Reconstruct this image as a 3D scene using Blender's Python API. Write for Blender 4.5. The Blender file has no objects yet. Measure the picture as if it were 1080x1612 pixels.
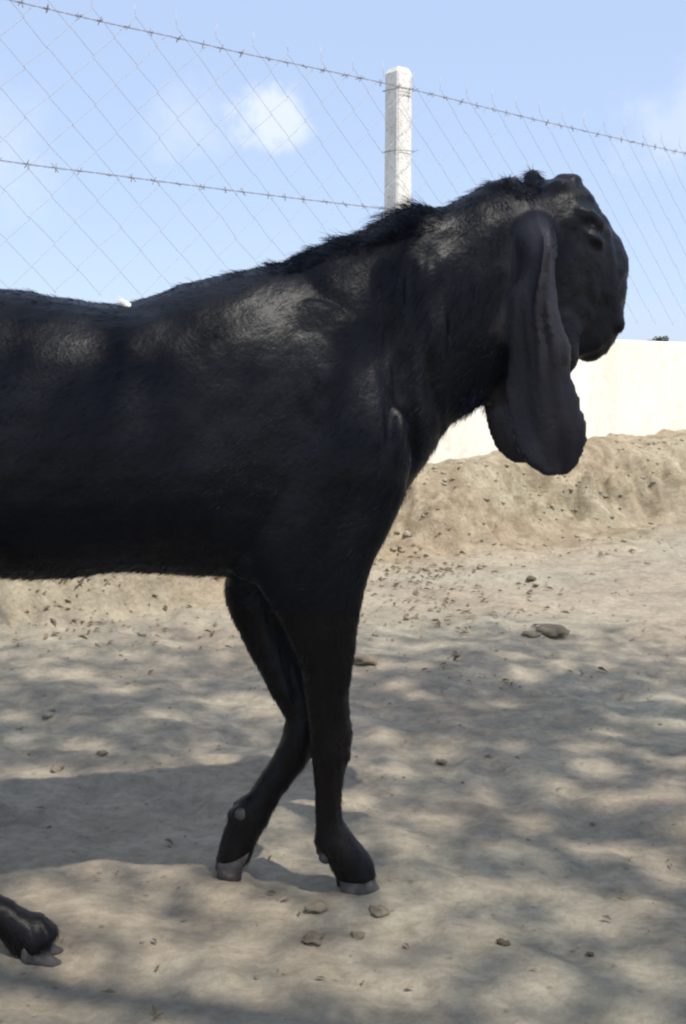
import bpy, bmesh, math, random
import numpy as np
from mathutils import Vector, kdtree

random.seed(7)
RNG = np.random.default_rng(7)
S = bpy.context.scene
C = S.collection

# ------------------------------------------------------------------ camera
FPX, CX, CY, CAMH = 1700.0, 540.0, 806.0, 0.81
PITCH = math.atan(216.0 / FPX)
cam_d = bpy.data.cameras.new('camera')
cam_d.sensor_fit = 'VERTICAL'; cam_d.sensor_height = 24.0
cam_d.lens = 24.0 * FPX / 1612.0
cam_d.clip_start = 0.02; cam_d.clip_end = 3000
cam = bpy.data.objects.new('camera', cam_d); C.objects.link(cam)
cam.location = (0, 0, CAMH); cam.rotation_euler = (math.pi / 2 - PITCH, 0, 0)
S.camera = cam

SUN_EL = math.radians(59)
SUN_H = Vector((0.76, -0.65, 0)).normalized()
SUN_V = Vector((SUN_H.x * math.cos(SUN_EL), SUN_H.y * math.cos(SUN_EL), math.sin(SUN_EL)))

RIGHT = np.array([1.0, 0, 0]); FWD = np.array([0, math.cos(PITCH), -math.sin(PITCH)])
UPC = np.array([0, math.sin(PITCH), math.cos(PITCH)])
CAMP = np.array([0, 0, CAMH])
def ray(px, py):
    return FWD + RIGHT * ((px - CX) / FPX) + UPC * (-(py - CY) / FPX)
def W(px, py, Y):
    d = ray(px, py); return CAMP + d * (Y / d[1])
def G(px, py, z=0.0):
    d = ray(px, py); return CAMP + d * ((z - CAMH) / d[2])

# ------------------------------------------------------------------ world
wd = bpy.data.worlds.new('World'); S.world = wd; wd.use_nodes = True
nt = wd.node_tree; nt.nodes.clear()
def N(nt, t, **kw):
    n = nt.nodes.new(t)
    for k, v in kw.items():
        if k in n.inputs: n.inputs[k].default_value = v
        else: setattr(n, k, v)
    return n
def lk(nt, a, b): nt.links.new(a, b)
wo = N(nt, 'ShaderNodeOutputWorld'); bg = N(nt, 'ShaderNodeBackground')
sky = N(nt, 'ShaderNodeTexSky', sky_type='NISHITA', sun_disc=False)
sky.sun_elevation = SUN_EL; sky.sun_rotation = math.atan2(SUN_H.x, SUN_H.y)
sky.altitude = 200; sky.air_density = 1.0; sky.dust_density = 0.8; sky.ozone_density = 2.5
bg.inputs['Strength'].default_value = 0.15
tc = N(nt, 'ShaderNodeTexCoord')
nz = N(nt, 'ShaderNodeTexNoise'); nz.inputs['Scale'].default_value = 26; nz.inputs['Detail'].default_value = 5
nz.inputs['Roughness'].default_value = 0.6
lk(nt, tc.outputs['Generated'], nz.inputs['Vector'])
def cloud_mask(px, py, rad, soft, amt, squash):
    d = ray(px, py); d = d / np.linalg.norm(d)
    sub = N(nt, 'ShaderNodeVectorMath', operation='SUBTRACT'); sub.inputs[1].default_value = tuple(d)
    lk(nt, tc.outputs['Generated'], sub.inputs[0])
    sc = N(nt, 'ShaderNodeVectorMath', operation='MULTIPLY'); sc.inputs[1].default_value = (1, 1, squash)
    lk(nt, sub.outputs[0], sc.inputs[0])
    ln = N(nt, 'ShaderNodeVectorMath', operation='LENGTH'); lk(nt, sc.outputs[0], ln.inputs[0])
    a = N(nt, 'ShaderNodeMath', operation='MULTIPLY_ADD'); a.inputs[1].default_value = rad * 2.6; 
    lk(nt, nz.outputs['Fac'], a.inputs[0]); lk(nt, ln.outputs['Value'], a.inputs[2])
    m = N(nt, 'ShaderNodeMapRange', interpolation_type='SMOOTHSTEP')
    m.inputs['From Min'].default_value = rad * 2.15 + soft; m.inputs['From Max'].default_value = rad * 2.15 - soft
    m.inputs['To Min'].default_value = 0; m.inputs['To Max'].default_value = amt
    lk(nt, a.outputs[0], m.inputs['Value'])
    return m.outputs['Result']
masks = [cloud_mask(428, 184, 0.030, 0.016, 0.62, 1.35), cloud_mask(290, 196, 0.034, 0.026, 0.24, 1.2),
         cloud_mask(1085, 205, 0.05, 0.035, 0.30, 1.3), cloud_mask(-30, 250, 0.05, 0.04, 0.25, 1.0)]
# a thin even veil of high haze over the whole sky
vm = N(nt, 'ShaderNodeMix', data_type='RGBA'); vm.inputs['Factor'].default_value = 0.85
lk(nt, sky.outputs['Color'], vm.inputs[6]); vm.inputs[7].default_value = (1.60, 1.96, 2.72, 1)
col = vm.outputs[2]
for m in masks:
    mx = N(nt, 'ShaderNodeMix', data_type='RGBA'); lk(nt, m, mx.inputs['Factor'])
    lk(nt, col, mx.inputs[6]); mx.inputs[7].default_value = (3.1, 3.25, 3.5, 1)
    col = mx.outputs[2]
lk(nt, col, bg.inputs['Color']); lk(nt, bg.outputs[0], wo.inputs['Surface'])

sun_d = bpy.data.lights.new('sun', 'SUN'); sun_d.energy = 2.3; sun_d.angle = math.radians(0.6)
sun_d.color = (1.0, 0.95, 0.87)
sun = bpy.data.objects.new('sun', sun_d); C.objects.link(sun)
sun.rotation_euler = (-SUN_V).to_track_quat('-Z', 'Y').to_euler(); sun.location = (8, -3, 12)

S.view_settings.view_transform = 'Standard'; S.view_settings.look = 'None'
S.view_settings.gamma = 1.0; S.view_settings.use_curve_mapping = False
S.view_settings.exposure = 1.12
S.render.engine = 'CYCLES'
S.cycles.filter_width = 2.2

# ------------------------------------------------------------------ helpers
def tag(o, label=None, cat=None, group=None, kind=None):
    if label: o['label'] = label
    if cat: o['category'] = cat
    if group: o['group'] = group
    if kind: o['kind'] = kind
    return o
def empty(name, loc):
    o = bpy.data.objects.new(name, None); C.objects.link(o); o.location = loc
    o.empty_display_size = 0.1
    return o
def mesh_from(name, V, F, smooth=True):
    me = bpy.data.meshes.new(name)
    me.from_pydata([tuple(v) for v in V], [], [tuple(f) for f in F])
    if smooth: me.polygons.foreach_set('use_smooth', [True] * len(me.polygons))
    me.update()
    return me
def fast_mesh(name, V, F, smooth=True):
    """V (n,3) array, F (m,k) array, all faces with k corners"""
    V = np.asarray(V, np.float32); F = np.asarray(F, np.int32); k = F.shape[1]
    me = bpy.data.meshes.new(name)
    me.vertices.add(len(V)); me.vertices.foreach_set('co', V.ravel())
    me.loops.add(F.size); me.loops.foreach_set('vertex_index', F.ravel())
    me.polygons.add(len(F)); me.polygons.foreach_set('loop_start', np.arange(0, F.size, k, dtype=np.int32))
    me.polygons.foreach_set('use_smooth', np.full(len(F), smooth))
    me.update(calc_edges=True); me.validate()
    return me
def link(name, me, mat, parent=None):
    o = bpy.data.objects.new(name, me); C.objects.link(o)
    if mat: me.materials.append(mat)
    if parent:
        o.parent = parent; o.matrix_parent_inverse = parent.matrix_world.inverted() if False else o.matrix_parent_inverse
        o.location = -Vector(parent.location)
    return o
def tube(V, F, pts, r, sides=4, cap=True):
    pts = [np.asarray(p, float) for p in pts]; n0 = len(V); n = len(pts)
    for i, p in enumerate(pts):
        a = pts[max(i - 1, 0)]; b = pts[min(i + 1, n - 1)]
        t = b - a; t /= (np.linalg.norm(t) + 1e-9)
        ref = np.array([0.3, -0.9, 0.2]) if abs(t[2]) > 0.8 else np.array([0, 0, 1.0])
        u = np.cross(t, ref); u /= np.linalg.norm(u); v = np.cross(t, u)
        rr = r[i] if hasattr(r, '__len__') else r
        for k in range(sides):
            an = 2 * math.pi * k / sides
            V.append(p + (u * math.cos(an) + v * math.sin(an)) * rr)
    for i in range(n - 1):
        for k in range(sides):
            a = n0 + i * sides + k; b = n0 + i * sides + (k + 1) % sides
            F.append((a, b, b + sides, a + sides))
    if cap:
        F.append(tuple(n0 + k for k in range(sides))[::-1])
        F.append(tuple(n0 + (n - 1) * sides + k for k in range(sides)))

def _hash(ix, iy, seed):
    h = (ix.astype(np.int64) * 374761393 + iy.astype(np.int64) * 668265263 + seed * 1442695041) & 0xFFFFFFFF
    h = ((h ^ (h >> 13)) * 1274126177) & 0xFFFFFFFF
    h = h ^ (h >> 16)
    return (h & 0xFFFFFF) / float(0xFFFFFF)
def vn(x, y, seed=0):
    x = np.asarray(x, float); y = np.asarray(y, float)
    ix = np.floor(x); iy = np.floor(y); fx = x - ix; fy = y - iy
    fx = fx * fx * fx * (fx * (fx * 6 - 15) + 10); fy = fy * fy * fy * (fy * (fy * 6 - 15) + 10)
    a = _hash(ix, iy, seed); b = _hash(ix + 1, iy, seed); c = _hash(ix, iy + 1, seed); d = _hash(ix + 1, iy + 1, seed)
    return (a * (1 - fx) + b * fx) * (1 - fy) + (c * (1 - fx) + d * fx) * fy - 0.5
def fbm(x, y, seed=0, o=4):
    s = 0; a = 1.0
    for i in range(o):
        s = s + a * vn(x * 2 ** i + 13.7 * i, y * 2 ** i - 7.1 * i, seed + i); a *= 0.5
    return s
def sstep(a, b, x):
    t = np.clip((x - a) / (b - a), 0, 1); return t * t * (3 - 2 * t)

# ------------------------------------------------------------------ materials
def new_mat(name):
    m = bpy.data.materials.new(name); m.use_nodes = True
    nt = m.node_tree; b = nt.nodes['Principled BSDF']
    return m, nt, b
def ramp(nt, fac, stops):
    r = N(nt, 'ShaderNodeValToRGB')
    e = r.color_ramp.elements
    while len(e) < len(stops): e.new(0.5)
    for el, (p, c) in zip(e, stops): el.position = p; el.color = (*c, 1)
    lk(nt, fac, r.inputs['Fac']); return r.outputs['Color']
def noise(nt, scale, detail=5, rough=0.6, vec=None, dist=0):
    n = N(nt, 'ShaderNodeTexNoise'); n.inputs['Scale'].default_value = scale
    n.inputs['Detail'].default_value = detail; n.inputs['Roughness'].default_value = rough
    n.inputs['Distortion'].default_value = dist
    if vec: lk(nt, vec, n.inputs['Vector'])
    return n.outputs['Fac']
def mixc(nt, fac, a, b, mode='MIX'):
    m = N(nt, 'ShaderNodeMix', data_type='RGBA', blend_type=mode)
    for i, v in ((0, fac), (6, a), (7, b)):
        if hasattr(v, 'is_linked'): lk(nt, v, m.inputs[i])
        elif i == 0: m.inputs[0].default_value = v
        else: m.inputs[i].default_value = (*v, 1)
    return m.outputs[2]
def bump(nt, b, h, strength, dist):
    n = N(nt, 'ShaderNodeBump'); n.inputs['Strength'].default_value = strength; n.inputs['Distance'].default_value = dist
    lk(nt, h, n.inputs['Height']); lk(nt, n.outputs[0], b.inputs['Normal'])

def soil_material(name, dark, mid, light, pale, tint=None):
    m, nt, b = new_mat(name)
    geo = N(nt, 'ShaderNodeNewGeometry'); P = geo.outputs['Position']
    mp = N(nt, 'ShaderNodeMapping'); lk(nt, P, mp.inputs['Vector']); mp.inputs['Scale'].default_value = (0.75, 1.0, 1.0)
    mp.inputs['Rotation'].default_value = (0, 0, 0.12)
    v = mp.outputs[0]
    c1 = ramp(nt, noise(nt, 2.2, 6, 0.62, v, 0.6), [(0.30, dark), (0.5, mid), (0.72, light)])
    c2 = ramp(nt, noise(nt, 10, 6, 0.66, v, 0.9), [(0.32, dark), (0.52, mid), (0.66, light), (0.78, pale)])
    c = mixc(nt, 0.55, c1, c2)
    f = ramp(nt, noise(nt, 60, 4, 0.7, v), [(0.3, (0.74, 0.72, 0.70)), (0.55, (1, 1, 1)), (0.75, (1.15, 1.14, 1.12))])
    c = mixc(nt, 0.85, c, f, 'MULTIPLY')
    g = ramp(nt, noise(nt, 1.1, 3, 0.5, v), [(0.38, (1.0, 0.97, 0.92)), (0.62, (0.95, 1.0, 0.97))])
    c = mixc(nt, 1.0, c, g, 'MULTIPLY')
    # scattered dark specks of dung and litter
    vo = N(nt, 'ShaderNodeTexVoronoi'); vo.inputs['Scale'].default_value = 26; lk(nt, v, vo.inputs['Vector'])
    sp = ramp(nt, vo.outputs['Distance'], [(0.05, (0.45, 0.42, 0.38)), (0.13, (1, 1, 1))])
    c = mixc(nt, 0.6, c, sp, 'MULTIPLY')
    bk_ = N(nt, 'ShaderNodeAttribute', attribute_name='bank')      # freshly dug, browner earth of the bank
    dug = ramp(nt, noise(nt, 7, 6, 0.68, v, 0.7), [(0.32, (0.60, 0.53, 0.44)), (0.46, (0.84, 0.79, 0.71)), (0.54, (0.95, 0.91, 0.84)), (0.66, (1.12, 1.08, 1.02))])
    c = mixc(nt, bk_.outputs['Fac'], c, mixc(nt, 1.0, c, dug, 'MULTIPLY'))
    lk(nt, c, b.inputs['Base Color']); b.inputs['Roughness'].default_value = 0.95
    b.inputs['Specular IOR Level'].default_value = 0.15
    h1 = noise(nt, 42, 9, 0.78, v, 0.3)
    bump(nt, b, h1, 0.85, 0.02)
    return m
M = {}
M['soil'] = soil_material('dusty_soil', (0.30, 0.255, 0.202), (0.45, 0.385, 0.30), (0.565, 0.485, 0.38), (0.66, 0.585, 0.48))
M['clod'] = soil_material('clod_soil', (0.10, 0.08, 0.06), (0.17, 0.14, 0.10), (0.26, 0.215, 0.16), (0.34, 0.28, 0.21))
M['dug'] = soil_material('dug_soil', (0.21, 0.165, 0.12), (0.33, 0.27, 0.20), (0.44, 0.37, 0.28), (0.52, 0.45, 0.35))
M['clodlight'] = soil_material('pale_clod_soil', (0.24, 0.19, 0.14), (0.34, 0.28, 0.21), (0.45, 0.37, 0.28), (0.55, 0.47, 0.37))

def plaster_material(name, base, dirt, scale, spot=(0.86, 0.84, 0.80)):
    m, nt, b = new_mat(name)
    P = N(nt, 'ShaderNodeNewGeometry').outputs['Position']
    mp = N(nt, 'ShaderNodeMapping'); lk(nt, P, mp.inputs['Vector']); mp.inputs['Scale'].default_value = (1, 1, 0.45)
    c = ramp(nt, noise(nt, scale, 6, 0.65, mp.outputs[0], 0.3), [(0.32, dirt), (0.5, base), (0.7, tuple(min(1, x * 1.06) for x in base))])
    s = ramp(nt, noise(nt, scale * 9, 3, 0.6, P), [(0.30, spot), (0.44, (1, 1, 1))])
    c = mixc(nt, 0.7, c, s, 'MULTIPLY')
    lk(nt, c, b.inputs['Base Color']); b.inputs['Roughness'].default_value = 0.9
    bump(nt, b, noise(nt, scale * 12, 5, 0.6, P), 0.35, 0.01)
    return m
M['wall'] = plaster_material('whitewashed_plaster', (0.84, 0.80, 0.71), (0.76, 0.71, 0.61), 1.6)
M['post'] = plaster_material('weathered_concrete', (0.74, 0.73, 0.68), (0.58, 0.57, 0.52), 7.0, (0.45, 0.43, 0.38))
m, nt, b = new_mat('galvanised_wire'); b.inputs['Base Color'].default_value = (0.42, 0.43, 0.47, 1)
b.inputs['Metallic'].default_value = 0.4; b.inputs['Roughness'].default_value = 0.55; M['wire'] = m
m, nt, b = new_mat('rusty_barbed_wire')
c = ramp(nt, noise(nt, 30, 3), [(0.35, (0.20, 0.195, 0.21)), (0.65, (0.28, 0.25, 0.24))]); lk(nt, c, b.inputs['Base Color'])
b.inputs['Roughness'].default_value = 0.7; b.inputs['Metallic'].default_value = 0.3; M['barb'] = m
def leaf_material(name, a, bcol, trans=0.35):
    m, nt, b = new_mat(name)
    oi = N(nt, 'ShaderNodeNewGeometry')
    c = ramp(nt, noise(nt, 5, 2, 0.5, oi.outputs['Position']), [(0.35, a), (0.65, bcol)])
    lk(nt, c, b.inputs['Base Color']); b.inputs['Roughness'].default_value = 0.5
    tr = N(nt, 'ShaderNodeBsdfTranslucent'); lk(nt, c, tr.inputs['Color'])
    mx = N(nt, 'ShaderNodeMixShader'); mx.inputs[0].default_value = trans
    lk(nt, b.outputs[0], mx.inputs[1]); lk(nt, tr.outputs[0], mx.inputs[2])
    lk(nt, mx.outputs[0], nt.nodes['Material Output'].inputs['Surface'])
    return m
M['leaf'] = leaf_material('green_leaf', (0.045, 0.075, 0.02), (0.08, 0.11, 0.03))
M['bark'] = plaster_material('tree_bark', (0.16, 0.12, 0.085), (0.08, 0.06, 0.045), 9.0)
M['straw'] = leaf_material('dry_leaf', (0.14, 0.10, 0.055), (0.27, 0.20, 0.12), 0.1)

# ------------------------------------------------------------------ boundary line (wall and fence share it)
DV = np.array([1.205, 1.0, 0.0]); DV /= np.linalg.norm(DV)
NV = np.array([DV[1], -DV[0], 0.0])
P0 = W(625, 525, 5.7); P0[2] = 0
def on_wall(px, py, off=0.0):
    """point of the boundary plane seen at a pixel -> (distance along, height)"""
    d = ray(px, py); t = ((P0 + NV * off - CAMP) @ NV) / (d @ NV); p = CAMP + d * t
    return (p - P0) @ DV, p[2]
def wp(t, z, off=0.0): return P0 + DV * t + NV * off + np.array([0, 0, z])
WALL_TOP = on_wall(1000, 537)[1]

# ------------------------------------------------------------------ ground
PR = np.random.default_rng(17)
PRINTS = [(PR.uniform(-1.4, 1.9), PR.uniform(1.35, 4.2), PR.uniform(-0.5, 0.5), PR.uniform(0.6, 1.0)) for _ in range(46)]
def prints(x, y):
    h = np.zeros_like(np.asarray(x, float))
    for a, b_, an, k in PRINTS:
        dx, dy = x - a, y - b_; m = (np.abs(dx) < 0.12) & (np.abs(dy) < 0.12)
        if not np.any(m): continue
        u = (dx * math.cos(an) + dy * math.sin(an))[m]; v = (-dx * math.sin(an) + dy * math.cos(an))[m]
        toe = np.exp(-((u / 0.032) ** 2 + ((np.abs(v) - 0.013) / 0.010) ** 2)); rim = np.exp(-((np.hypot(u / 1.3, v) - 0.042) / 0.013) ** 2)
        h[m] += k * (-0.013 * toe + 0.0045 * rim)
    return h
def height(x, y):
    t = (x - P0[0]) * DV[0] + (y - P0[1]) * DV[1]
    w = (x - P0[0]) * NV[0] + (y - P0[1]) * NV[1]
    near = 0.013 * fbm(x * 2.3, y * 2.3, 1, 3) + 0.007 * fbm(x * 7, y * 9, 5, 3) + 0.006 * vn(x * 38, y * 38, 9)
    # shallow scuffs and hoof prints
    sc = vn(x * 6.5, y * 6.5, 21); near = near - 0.012 * sstep(0.22, 0.42, sc)
    edge = 0.86 + 0.16 * sstep(-0.9, -1.6, t) + 0.22 * vn(t * 1.3, 0.5 + 0 * t, 31) + 0.12 * vn(t * 4.0, w * 4, 33)
    run = 0.46 - 0.14 * sstep(-0.9, -1.6, t) + 0.14 * vn(t * 1.7, 3.3 + 0 * t, 35)
    hb = 0.355 + 0.020 * np.clip(t, -4, 6) + 0.08 * vn(t * 1.1, 7.7 + 0 * t, 37) + 0.05 * vn(t * 4, w * 4, 39) + 0.02 * fbm(t * 9, w * 9, 40, 3)
    k = sstep(edge, edge - run, w)
    k = k + 0.10 * np.sin(k * math.pi * 2) * (0.6 + vn(t * 2, w * 2, 41))
    face = np.exp(-((k - 0.5) / 0.33) ** 2)
    rough = face * (0.18 * fbm(t * 7, w * 5, 51, 5) - 0.04 * sstep(0.1, 0.32, vn(t * 7 + 2 * w, w * 8, 57)) + 0.05 * np.abs(vn(t * 16, w * 10, 59)) + 0.065 * fbm(t * 17, w * 15, 63, 2))
    lump = sstep(edge + 0.7, edge, w) * 0.035 * np.clip(fbm(t * 6, w * 6, 61, 3), 0, 1)
    far = np.sqrt(x * x + y * y)
    hills = sstep(30, 200, far) * 0.3 * vn(x * 0.02, y * 0.02, 71)
    return near + prints(x, y) + hb * k + rough + lump + hills + 0.004
def axis(segs):
    out = [segs[0][0]]
    for a, b_, st in segs:
        n = max(1, int(round((b_ - a) / st))); out += list(np.linspace(a, b_, n + 1)[1:])
    return np.array(out)
xs = axis([(-600, -100, 100), (-100, -20, 10), (-20, -5, 0.8), (-5, -1.6, 0.05), (-1.6, 2.6, 0.0125), (2.6, 6, 0.05), (6, 20, 0.8), (20, 100, 10), (100, 600, 100)])
ys = axis([(-600, -100, 100), (-100, -10, 10), (-10, 0, 0.5), (0, 1.0, 0.05), (1.0, 3.2, 0.0125), (3.2, 7.6, 0.018), (7.6, 12, 0.08), (12, 40, 2), (40, 100, 10), (100, 900, 100)])
X, Y = np.meshgrid(xs, ys)
Z = height(X, Y)
Vg = np.stack([X, Y, Z], -1).reshape(-1, 3)
nx, ny = len(xs), len(ys)
idx = np.arange(nx * ny).reshape(ny, nx)
Fg = np.stack([idx[:-1, :-1], idx[:-1, 1:], idx[1:, 1:], idx[1:, :-1]], -1).reshape(-1, 4)
gm = fast_mesh('ground', Vg, Fg)
tt_ = (X - P0[0]) * DV[0] + (Y - P0[1]) * DV[1]; ww_ = (X - P0[0]) * NV[0] + (Y - P0[1]) * NV[1]
bk = sstep(1.25, 0.75, ww_ + 0.5 * vn(tt_ * 2, ww_ * 2, 97)) * sstep(0.0, 0.3, ww_ + 0.2 * vn(tt_ * 3, ww_ * 3, 98))
gm.attributes.new('bank', 'FLOAT', 'POINT').data.foreach_set('value', bk.ravel().astype(np.float32))
ground = link('ground', gm, M['soil']); tag(ground, kind='structure')
ground['label'] = 'dusty trampled bare earth rising to a crumbling bank'
def gz(x, y): return float(height(np.array([x]), np.array([y]))[0])

# ------------------------------------------------------------------ clods, litter
def lump_mesh(name, rad, seed, sub=2, flat=0.6, jag=0.35):
    bm = bmesh.new(); bmesh.ops.create_icosphere(bm, subdivisions=sub, radius=1)
    r = np.random.default_rng(seed); ph = r.uniform(0, 10, 3)
    for v in bm.verts:
        c = v.co; f = 1 + jag * (vn([c.x * 1.6 + ph[0]], [c.y * 1.6 + c.z * 1.3 + ph[1]], seed)[0] * 1.6 + vn([c.x * 4 + ph[2]], [c.y * 4 - c.z * 3], seed + 3)[0])
        v.co = Vector((c.x * rad[0] * f, c.y * rad[1] * f, c.z * rad[2] * f * (flat if c.z < 0 else 1)))
    me = bpy.data.meshes.new(name); bm.to_mesh(me); bm.free()
    me.polygons.foreach_set('use_smooth', [True] * len(me.polygons))
    return me
clods = [  # px, py, half width px, depth/width, height/width, material, label
    (868, 1000, 26, 0.7, 0.30, 'dug', 'largest flat brown clod of earth lying apart in front of the bank'),
    (836, 1006, 13, 0.8, 0.30, 'dug', 'small brown clod beside the largest flat clod'),
    (574, 1045, 20, 0.9, 0.28, 'clodlight', 'dark earth clod just right of the straight front leg'),
    (792, 1501, 11, 0.8, 0.4, 'clod', 'little grey stone alone on the ground at lower right'),
    (836, 918, 7, 0.9, 0.55, 'clod', 'tiny dark clod above the largest flat clod, nearer the bank'),
    (498, 1440, 16, 0.9, 0.5, 'dug', 'tallest crumbly dirt lump below the standing front hoof'),
    (600, 1448, 17, 0.9, 0.35, 'dug', 'rough dirt lump below and right of the standing front hoof'),
    (562, 1482, 13, 0.9, 0.3, 'dug', 'low dirt lump at the bottom right of the lump cluster'),
    (490, 1492, 20, 0.8, 0.28, 'dug', 'flat dirt lump at the bottom left of the lump cluster'),
    (160, 1193, 8, 0.9, 0.4, 'clodlight', 'small stone on bare ground left of the legs'),
    (90, 1218, 11, 0.9, 0.5, 'clodlight', 'small pale stone on bare ground at the far left'),
    (695, 1196, 9, 0.9, 0.4, 'clodlight', 'left one of two small pebbles right of the legs'),
    (770, 1198, 8, 0.9, 0.4, 'clodlight', 'right one of two small pebbles right of the legs'),
    (930, 1504, 6, 0.9, 0.5, 'clod', 'tiny pebble near the lower right corner'),
]
for i, (px, py, hw, dr, hr, mt, lab) in enumerate(clods):
    p = G(px, py); r = hw * p[1] / FPX
    o = link('soil_clod', lump_mesh('soil_clod', (r, r * dr, r * hr * 1.3), 100 + i, 3, 0.6, 0.55), M[mt])
    o.location = (p[0], p[1], gz(p[0], p[1]) + r * hr * 0.55); o.rotation_euler = (0, 0, 0.4 * (i % 5 - 2))
    tag(o, lab, 'clod', 'loose clods and stones on the ground')

def scatter_lumps(name, pts, sizes, mat, seed, kinds=6, sub=1):
    protos = []
    for k in range(kinds):
        me = lump_mesh('proto', (1, 0.85, 0.65), seed + k, sub, 0.7, 0.6)
        v = np.empty(len(me.vertices) * 3, np.float32); me.vertices.foreach_get('co', v)
        f = np.empty(len(me.polygons) * 3, np.int32); me.polygons.foreach_get('vertices', f)
        protos.append((v.reshape(-1, 3), f.reshape(-1, 3))); bpy.data.meshes.remove(me)
    Vs, Fs, n = [], [], 0
    for (x, y, z), s in zip(pts, sizes):
        v, f = protos[RNG.integers(kinds)]; a = RNG.uniform(0, 6.28); c, s_ = math.cos(a), math.sin(a)
        q = v * s; q = np.stack([q[:, 0] * c - q[:, 1] * s_, q[:, 0] * s_ + q[:, 1] * c, q[:, 2]], 1) + (x, y, z + 0.15 * s)
        Vs.append(q); Fs.append(f + n); n += len(v)
    return link(name, fast_mesh(name, np.concatenate(Vs), np.concatenate(Fs)), mat)
# crumbled soil at the foot and on the face of the bank
pts, sz = [], []
for i in range(2600):
    t = RNG.uniform(-4.2, 5.5); w = abs(RNG.normal(0, 0.24)) + 0.42 if RNG.random() < 0.75 else RNG.uniform(0.1, 1.9)
    p = P0 + DV * t + NV * w; s = 0.004 + 0.019 * RNG.random() ** 5
    if p[1] < 2.4: continue
    pts.append((p[0], p[1])); sz.append(s)
pa = np.array(pts); z = height(pa[:, 0], pa[:, 1])
tag(scatter_lumps('crumbled_soil', np.column_stack([pa, z]), sz, M['soil'], 300), 'loose crumbs of earth along the foot of the bank', 'soil', kind='stuff')
# fine grit over the trampled ground
n = 1100; px_ = RNG.uniform(-2.0, 2.6, n); py_ = 1.0 + 3.4 * RNG.random(n) ** 1.1
sz = 0.0016 + 0.0042 * RNG.random(n) ** 4
tag(scatter_lumps('grit', np.column_stack([px_, py_, height(px_, py_)]), sz, M['clodlight'], 400), 'fine grit and crumbs strewn over the trampled ground', 'grit', kind='stuff')

# dry leaf litter and dung crumbs drifted against the foot of the bank
def litter():
    r = np.random.default_rng(77); P = []
    for px, py, sx, sy, n in ((650, 905, 55, 22, 260), (105, 968, 50, 16, 220), (720, 940, 110, 30, 160), (860, 860, 120, 14, 120), (300, 985, 130, 25, 90), (780, 1030, 160, 60, 90), (540, 1250, 420, 170, 80), (540, 1480, 450, 110, 25)):
        for _ in range(n):
            q = G(px + r.normal(0, sx), py + r.normal(0, sy)); P.append((q[0], q[1]))
    P = np.array(P); z = height(P[:, 0], P[:, 1]) + 0.003; n = len(P)
    a = r.uniform(0, 6.28, n); d = np.stack([np.cos(a), np.sin(a), r.normal(0, 0.25, n)], 1); e = np.stack([-np.sin(a), np.cos(a), r.normal(0, 0.35, n)], 1)
    s = ((0.006 + 0.014 * r.random(n) ** 2) * np.where(P[:, 1] < 2.6, 0.55, 1))[:, None]; c = np.column_stack([P, z + s[:, 0] * 0.2])
    up = np.array([0, 0, 1.0]) * s * 0.35
    V = np.stack([c - d * s, c + e * s * 0.4 + up, c + d * s, c - e * s * 0.4 + up], 1).reshape(-1, 3)
    o = link('dry_litter', fast_mesh('dry_litter', V, np.arange(n * 4).reshape(-1, 4), False), M['straw'])
    tag(o, 'dry brown leaf litter drifted along the foot of the bank', 'leaf litter', kind='stuff')
litter()

# ------------------------------------------------------------------ wall
V, F = [], []
T0, T1 = -7.0, 22.0
nseg = 60
ts = np.linspace(T0, T1, nseg + 1); zs = [-0.3, 0.2, 0.5, 0.75, WALL_TOP - 0.02, WALL_TOP]
for t in ts:
    wob = 0.006 * vn([t * 1.3], [0.2], 81)[0]
    prof = [(0.11, -0.3), (0.11 + wob, 0.25), (0.11 - wob, 0.65), (0.11, WALL_TOP - 0.012), (0.098, WALL_TOP + wob * 0.6), (-0.098, WALL_TOP + wob * 0.6), (-0.11, WALL_TOP - 0.012), (-0.11, -0.3)]
    for off, zz in prof: V.append(wp(t, zz, off))
k = 8
for i in range(nseg):
    for j in range(k):
        F.append((i * k + j, i * k + (j + 1) % k, (i + 1) * k + (j + 1) % k, (i + 1) * k + j))
F.append(tuple(range(k))[::-1]); F.append(tuple(nseg * k + j for j in range(k)))
me = mesh_from('boundary_wall', V, F, False); bm = bmesh.new(); bm.from_mesh(me); bmesh.ops.recalc_face_normals(bm, faces=bm.faces); bm.to_mesh(me); bm.free()
wall = link('boundary_wall', me, M['wall']); tag(wall, 'low whitewashed plaster boundary wall behind the earth bank', 'wall')

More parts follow.
